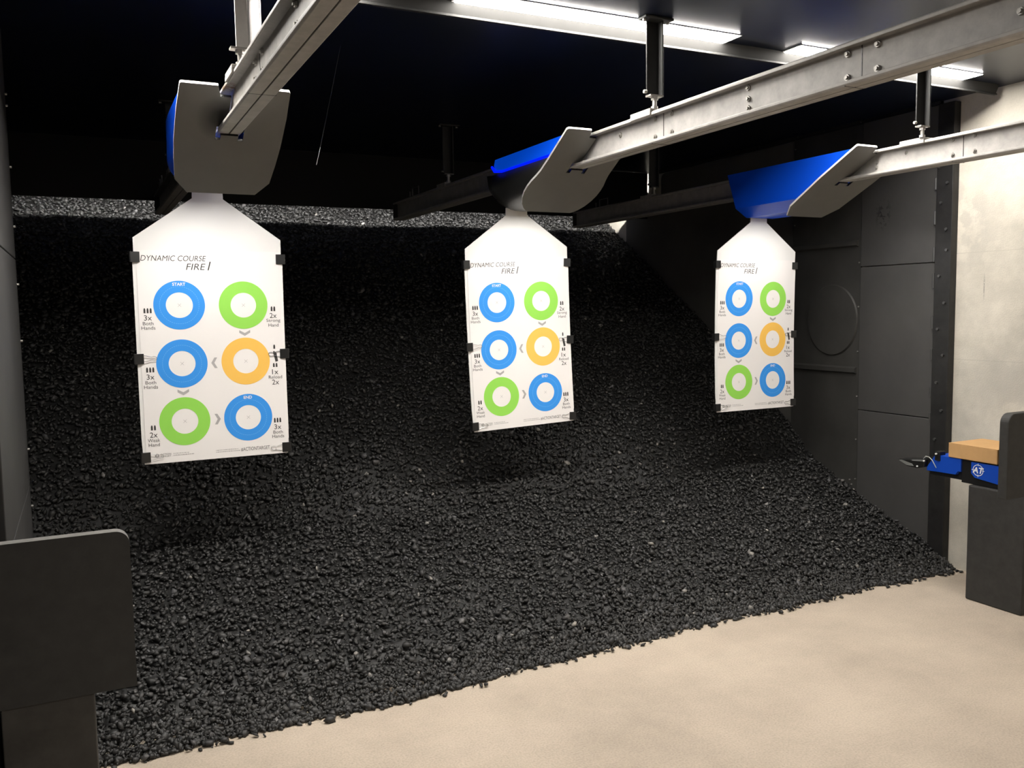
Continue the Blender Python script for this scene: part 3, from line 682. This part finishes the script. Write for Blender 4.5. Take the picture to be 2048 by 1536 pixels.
for i in range(3):
    R = Matrix.Rotation(TROLL[i], 4, 'Y'); piv = Vector((TX[i], TY[i], PIV))
    bo = board0 if i == 0 else copy_tree(board0); bo.location = piv; bo.rotation_euler = (0, TROLL[i], 0)
    tag(bo, ('white gabled backer board of the leftmost target, neck up in the grey shield', 'white gabled backer board of the middle target, hanging slightly tilted',
             'white gabled backer board of the target nearest the right wall')[i], 'board', 'white target backer boards')
    pa = paper0 if i == 0 else copy_tree(paper0); pa.location = piv; pa.rotation_euler = (0, TROLL[i], 0)
    tag(pa, ('largest, leftmost white paper target printed with six coloured rings', 'middle white paper target printed with six coloured rings',
             'white paper target with six coloured rings, nearest the right wall')[i], 'paper target', 'paper targets with coloured rings')
    for (x, z, k, place) in CL:
        src = cin if k else cout
        c = src if first[k] else copy_tree(src); first[k] = False
        c.location = piv + R @ Vector((x, -bow(z) , z - PIV)); c.rotation_euler = (0, TROLL[i] + (PI if x > 0 else 0), 0)
        if x > 0: c.rotation_euler = (0, TROLL[i], PI) ; c.location.y += 0.005
        c['label'] = 'black binder clip on the %s of the %s paper target' % (place, WHERE[i])

# ------------------------------------------------------------------ stall boards
def rounded(x0, x1, z0, z1, r, left):
    pts = [(x0, z0), (x1, z0)]
    if left:
        pts += [(x1, z1)] + [(x0 + r - r * math.sin(a), z1 - r + r * math.cos(a)) for a in [PI / 2 * k / 8 for k in range(9)]]
    else:
        pts += [(x1 - r + r * math.cos(a), z1 - r + r * math.sin(a)) for a in [PI / 2 * k / 8 for k in range(9)]] + [(x0, z1)]
    return pts
t = thing('stall_barrier', (-0.1, 2.45, 0), 'black stall barrier with rounded board on a dark steel base, at the left picture edge', 'barrier', 'black stall barriers')
b = MB(); b.prism(rounded(-0.225, 0.087, 0.478, 0.893, 0.034, False), 2.42, 2.456, lambda p, q, tt: (p, tt, q)); b.mi = [0, 0] + [1] * (len(b.f) - 2); b.build('board', [M['foam'], M['foam_edge']], t)
b = MB(); b.box(-0.225, -0.015, 2.43, 2.75, 0.0, 0.477); b.build('base', M['steelbase'], t, bevel=0.003)
t = thing('stall_barrier', (3.95, 2.6, 0), 'black stall barrier with rounded board on a boxy base, by the concrete wall', 'barrier', 'black stall barriers')
b = MB(); b.prism(rounded(3.602, 4.15, 0.575, 0.955, 0.045, True), 2.415, 2.458, lambda p, q, tt: (p, tt, q)); b.build('board', M['foam'], t, bevel=0.005)
b = MB(); b.box(3.806, 4.15, 2.462, 2.746, 0.0, 0.565); b.build('base', M['foam'], t, bevel=0.008)

# ------------------------------------------------------------------ blue control unit, head and carton
t = thing('control_unit', (3.9, 2.72, 0.566), 'blue and black control unit with round emblem, on the black barrier base by the wall', 'control unit')
b = MB(); b.box(3.822, 4.00, 2.47, 2.795, 0.566, 0.682); b.box(3.83, 3.99, 2.795, 2.978, 0.575, 0.615); b.build('chassis', M['c_black'], t, bevel=0.003)
b = MB(); b.prism([(2.588, 0.588), (2.718, 0.602), (2.738, 0.622), (2.738, 0.676), (2.588, 0.676)], 3.812, 3.8225, lambda p, q, tt: (tt, p, q)); b.build('side_panel', M['c_blue'], t, bevel=0.001)
b = MB(); b.prism([(2.792, 0.618), (2.808, 0.618), (2.82, 0.600), (2.983, 0.596), (2.983, 0.612), (2.936, 0.683), (2.792, 0.683)], 3.812, 3.985, lambda p, q, tt: (tt, p, q)); b.build('front_block', M['c_blue'], t, bevel=0.002)
# emblem on the side panel
b = MB(); cy, cz = 2.701, 0.641
fe = lambda u, w, y: (3.8115 - y, cy - u, cz + w)
b.ring(0, 0, 0.0275, 0.0245, 0.0, 0, n=40, fn=fe)
for a in range(4):
    c, s = round(math.cos(a * PI / 2)), round(math.sin(a * PI / 2))
    b.add([fe(c * 0.0205 - s * 0.0012, s * 0.0205 + c * 0.0012, 0), fe(c * 0.033 - s * 0.0012, s * 0.033 + c * 0.0012, 0), fe(c * 0.033 + s * 0.0012, s * 0.033 - c * 0.0012, 0), fe(c * 0.0205 + s * 0.0012, s * 0.0205 - c * 0.0012, 0)], [(0, 1, 2, 3)])
put_text(b, 'AT', 0.001, 0.0, 0.058, 0.029, 0.0006, 0, fe, shear=0.2, off=0.03)
b.build('emblem', M['white'], t)
b = MB(); b.ring(0.046, 0.020, 0.0085, 0.0076, 0.0, 0, n=24, fn=fe); b.build('seal', M['sealink'], t)
# clamp, screws, head, cable
b = MB(); b.box(3.806, 3.85, 2.905, 2.935, 0.655, 0.702); b.prism([(2.92, 0.60), (2.99, 0.612), (3.03, 0.628), (3.03, 0.645), (2.96, 0.668), (2.92, 0.67)], 3.826, 3.90, lambda p, q, tt: (tt, p, q)); b.build('clamp', M['c_black'], t, bevel=0.003)
hd = None
b = MB(); pr = [(2.99, 0.612), (3.03, 0.600), (3.09, 0.602), (3.150, 0.628), (3.135, 0.634), (3.07, 0.640), (2.985, 0.652)]
b.prism(pr, 3.80, 3.88, lambda p, q, tt: (tt, p, q)); hd = b.build('lamp_head', M['c_black'], t, bevel=0.004)
b = MB(); b.prism([(3.05, 0.6085), (3.09, 0.6075), (3.140, 0.627), (3.125, 0.6305), (3.06, 0.619)], 3.7975, 3.801, lambda p, q, tt: (tt, p, q)); b.prism([(2.995, 0.640), (3.06, 0.634), (3.06, 0.640), (2.99, 0.650)], 3.7975, 3.801, lambda p, q, tt: (tt, p, q)); b.build('face', M['c_grey'], t)
for y, z in ((3.028, 0.611), (2.99, 0.644), (2.922, 0.690)):
    b = MB(); b.cyl((3.804, y, z), (3.797, y, z), 0.0045, 8); b.build('screw', M['white'], t)
b = MB(); b.tube([(3.815, 3.005, 0.652), (3.806, 2.985, 0.668), (3.803, 2.965, 0.668), (3.802, 2.945, 0.655), (3.803, 2.930, 0.632), (3.808, 2.925, 0.618)], 0.0022, 6); b.build('cable', M['cable'], t, smooth=True)
t = thing('cardboard_box', (3.93, 2.73, 0.684), 'flat closed brown cardboard box resting on the blue control unit', 'box')
b = MB(); b.box(3.806, 4.055, 2.602, 2.858, 0.6836, 0.752); b.build('carton', M['card'], t, bevel=0.003)
b = MB(); b.box(3.806, 4.055, 2.6005, 2.858, 0.7515, 0.755); b.build('lid', M['card'], t, bevel=0.001)

# added fill lamps, unseen behind the camera, brighten near floor and barrier boards
for x in (0.4, 2.9):
    ld = bpy.data.lights.new('fill_lamp', 'AREA'); ld.shape = 'RECTANGLE'; ld.size = 1.2; ld.size_y = 0.1; ld.energy = 48; ld.color = (1.0, 0.94, 0.86)
    lo = bpy.data.objects.new('fill_lamp', ld); COL.objects.link(lo); lo.location = (x, -0.7, 2.50)

# ------------------------------------------------------------------ world, view
w = bpy.data.worlds.new('world'); S.world = w; w.use_nodes = True
w.node_tree.nodes['Background'].inputs['Color'].default_value = (0.9, 0.95, 1.0, 1)
w.node_tree.nodes['Background'].inputs['Strength'].default_value = 0.02
S.view_settings.view_transform = 'Standard'; S.view_settings.look = 'None'
S.view_settings.exposure = 0.0; S.view_settings.gamma = 1.0; S.view_settings.use_curve_mapping = False
try:
    S.cycles.use_denoising = True; S.cycles.max_bounces = 8; S.cycles.diffuse_bounces = 5; S.cycles.sample_clamp_indirect = 4.0
except Exception: pass
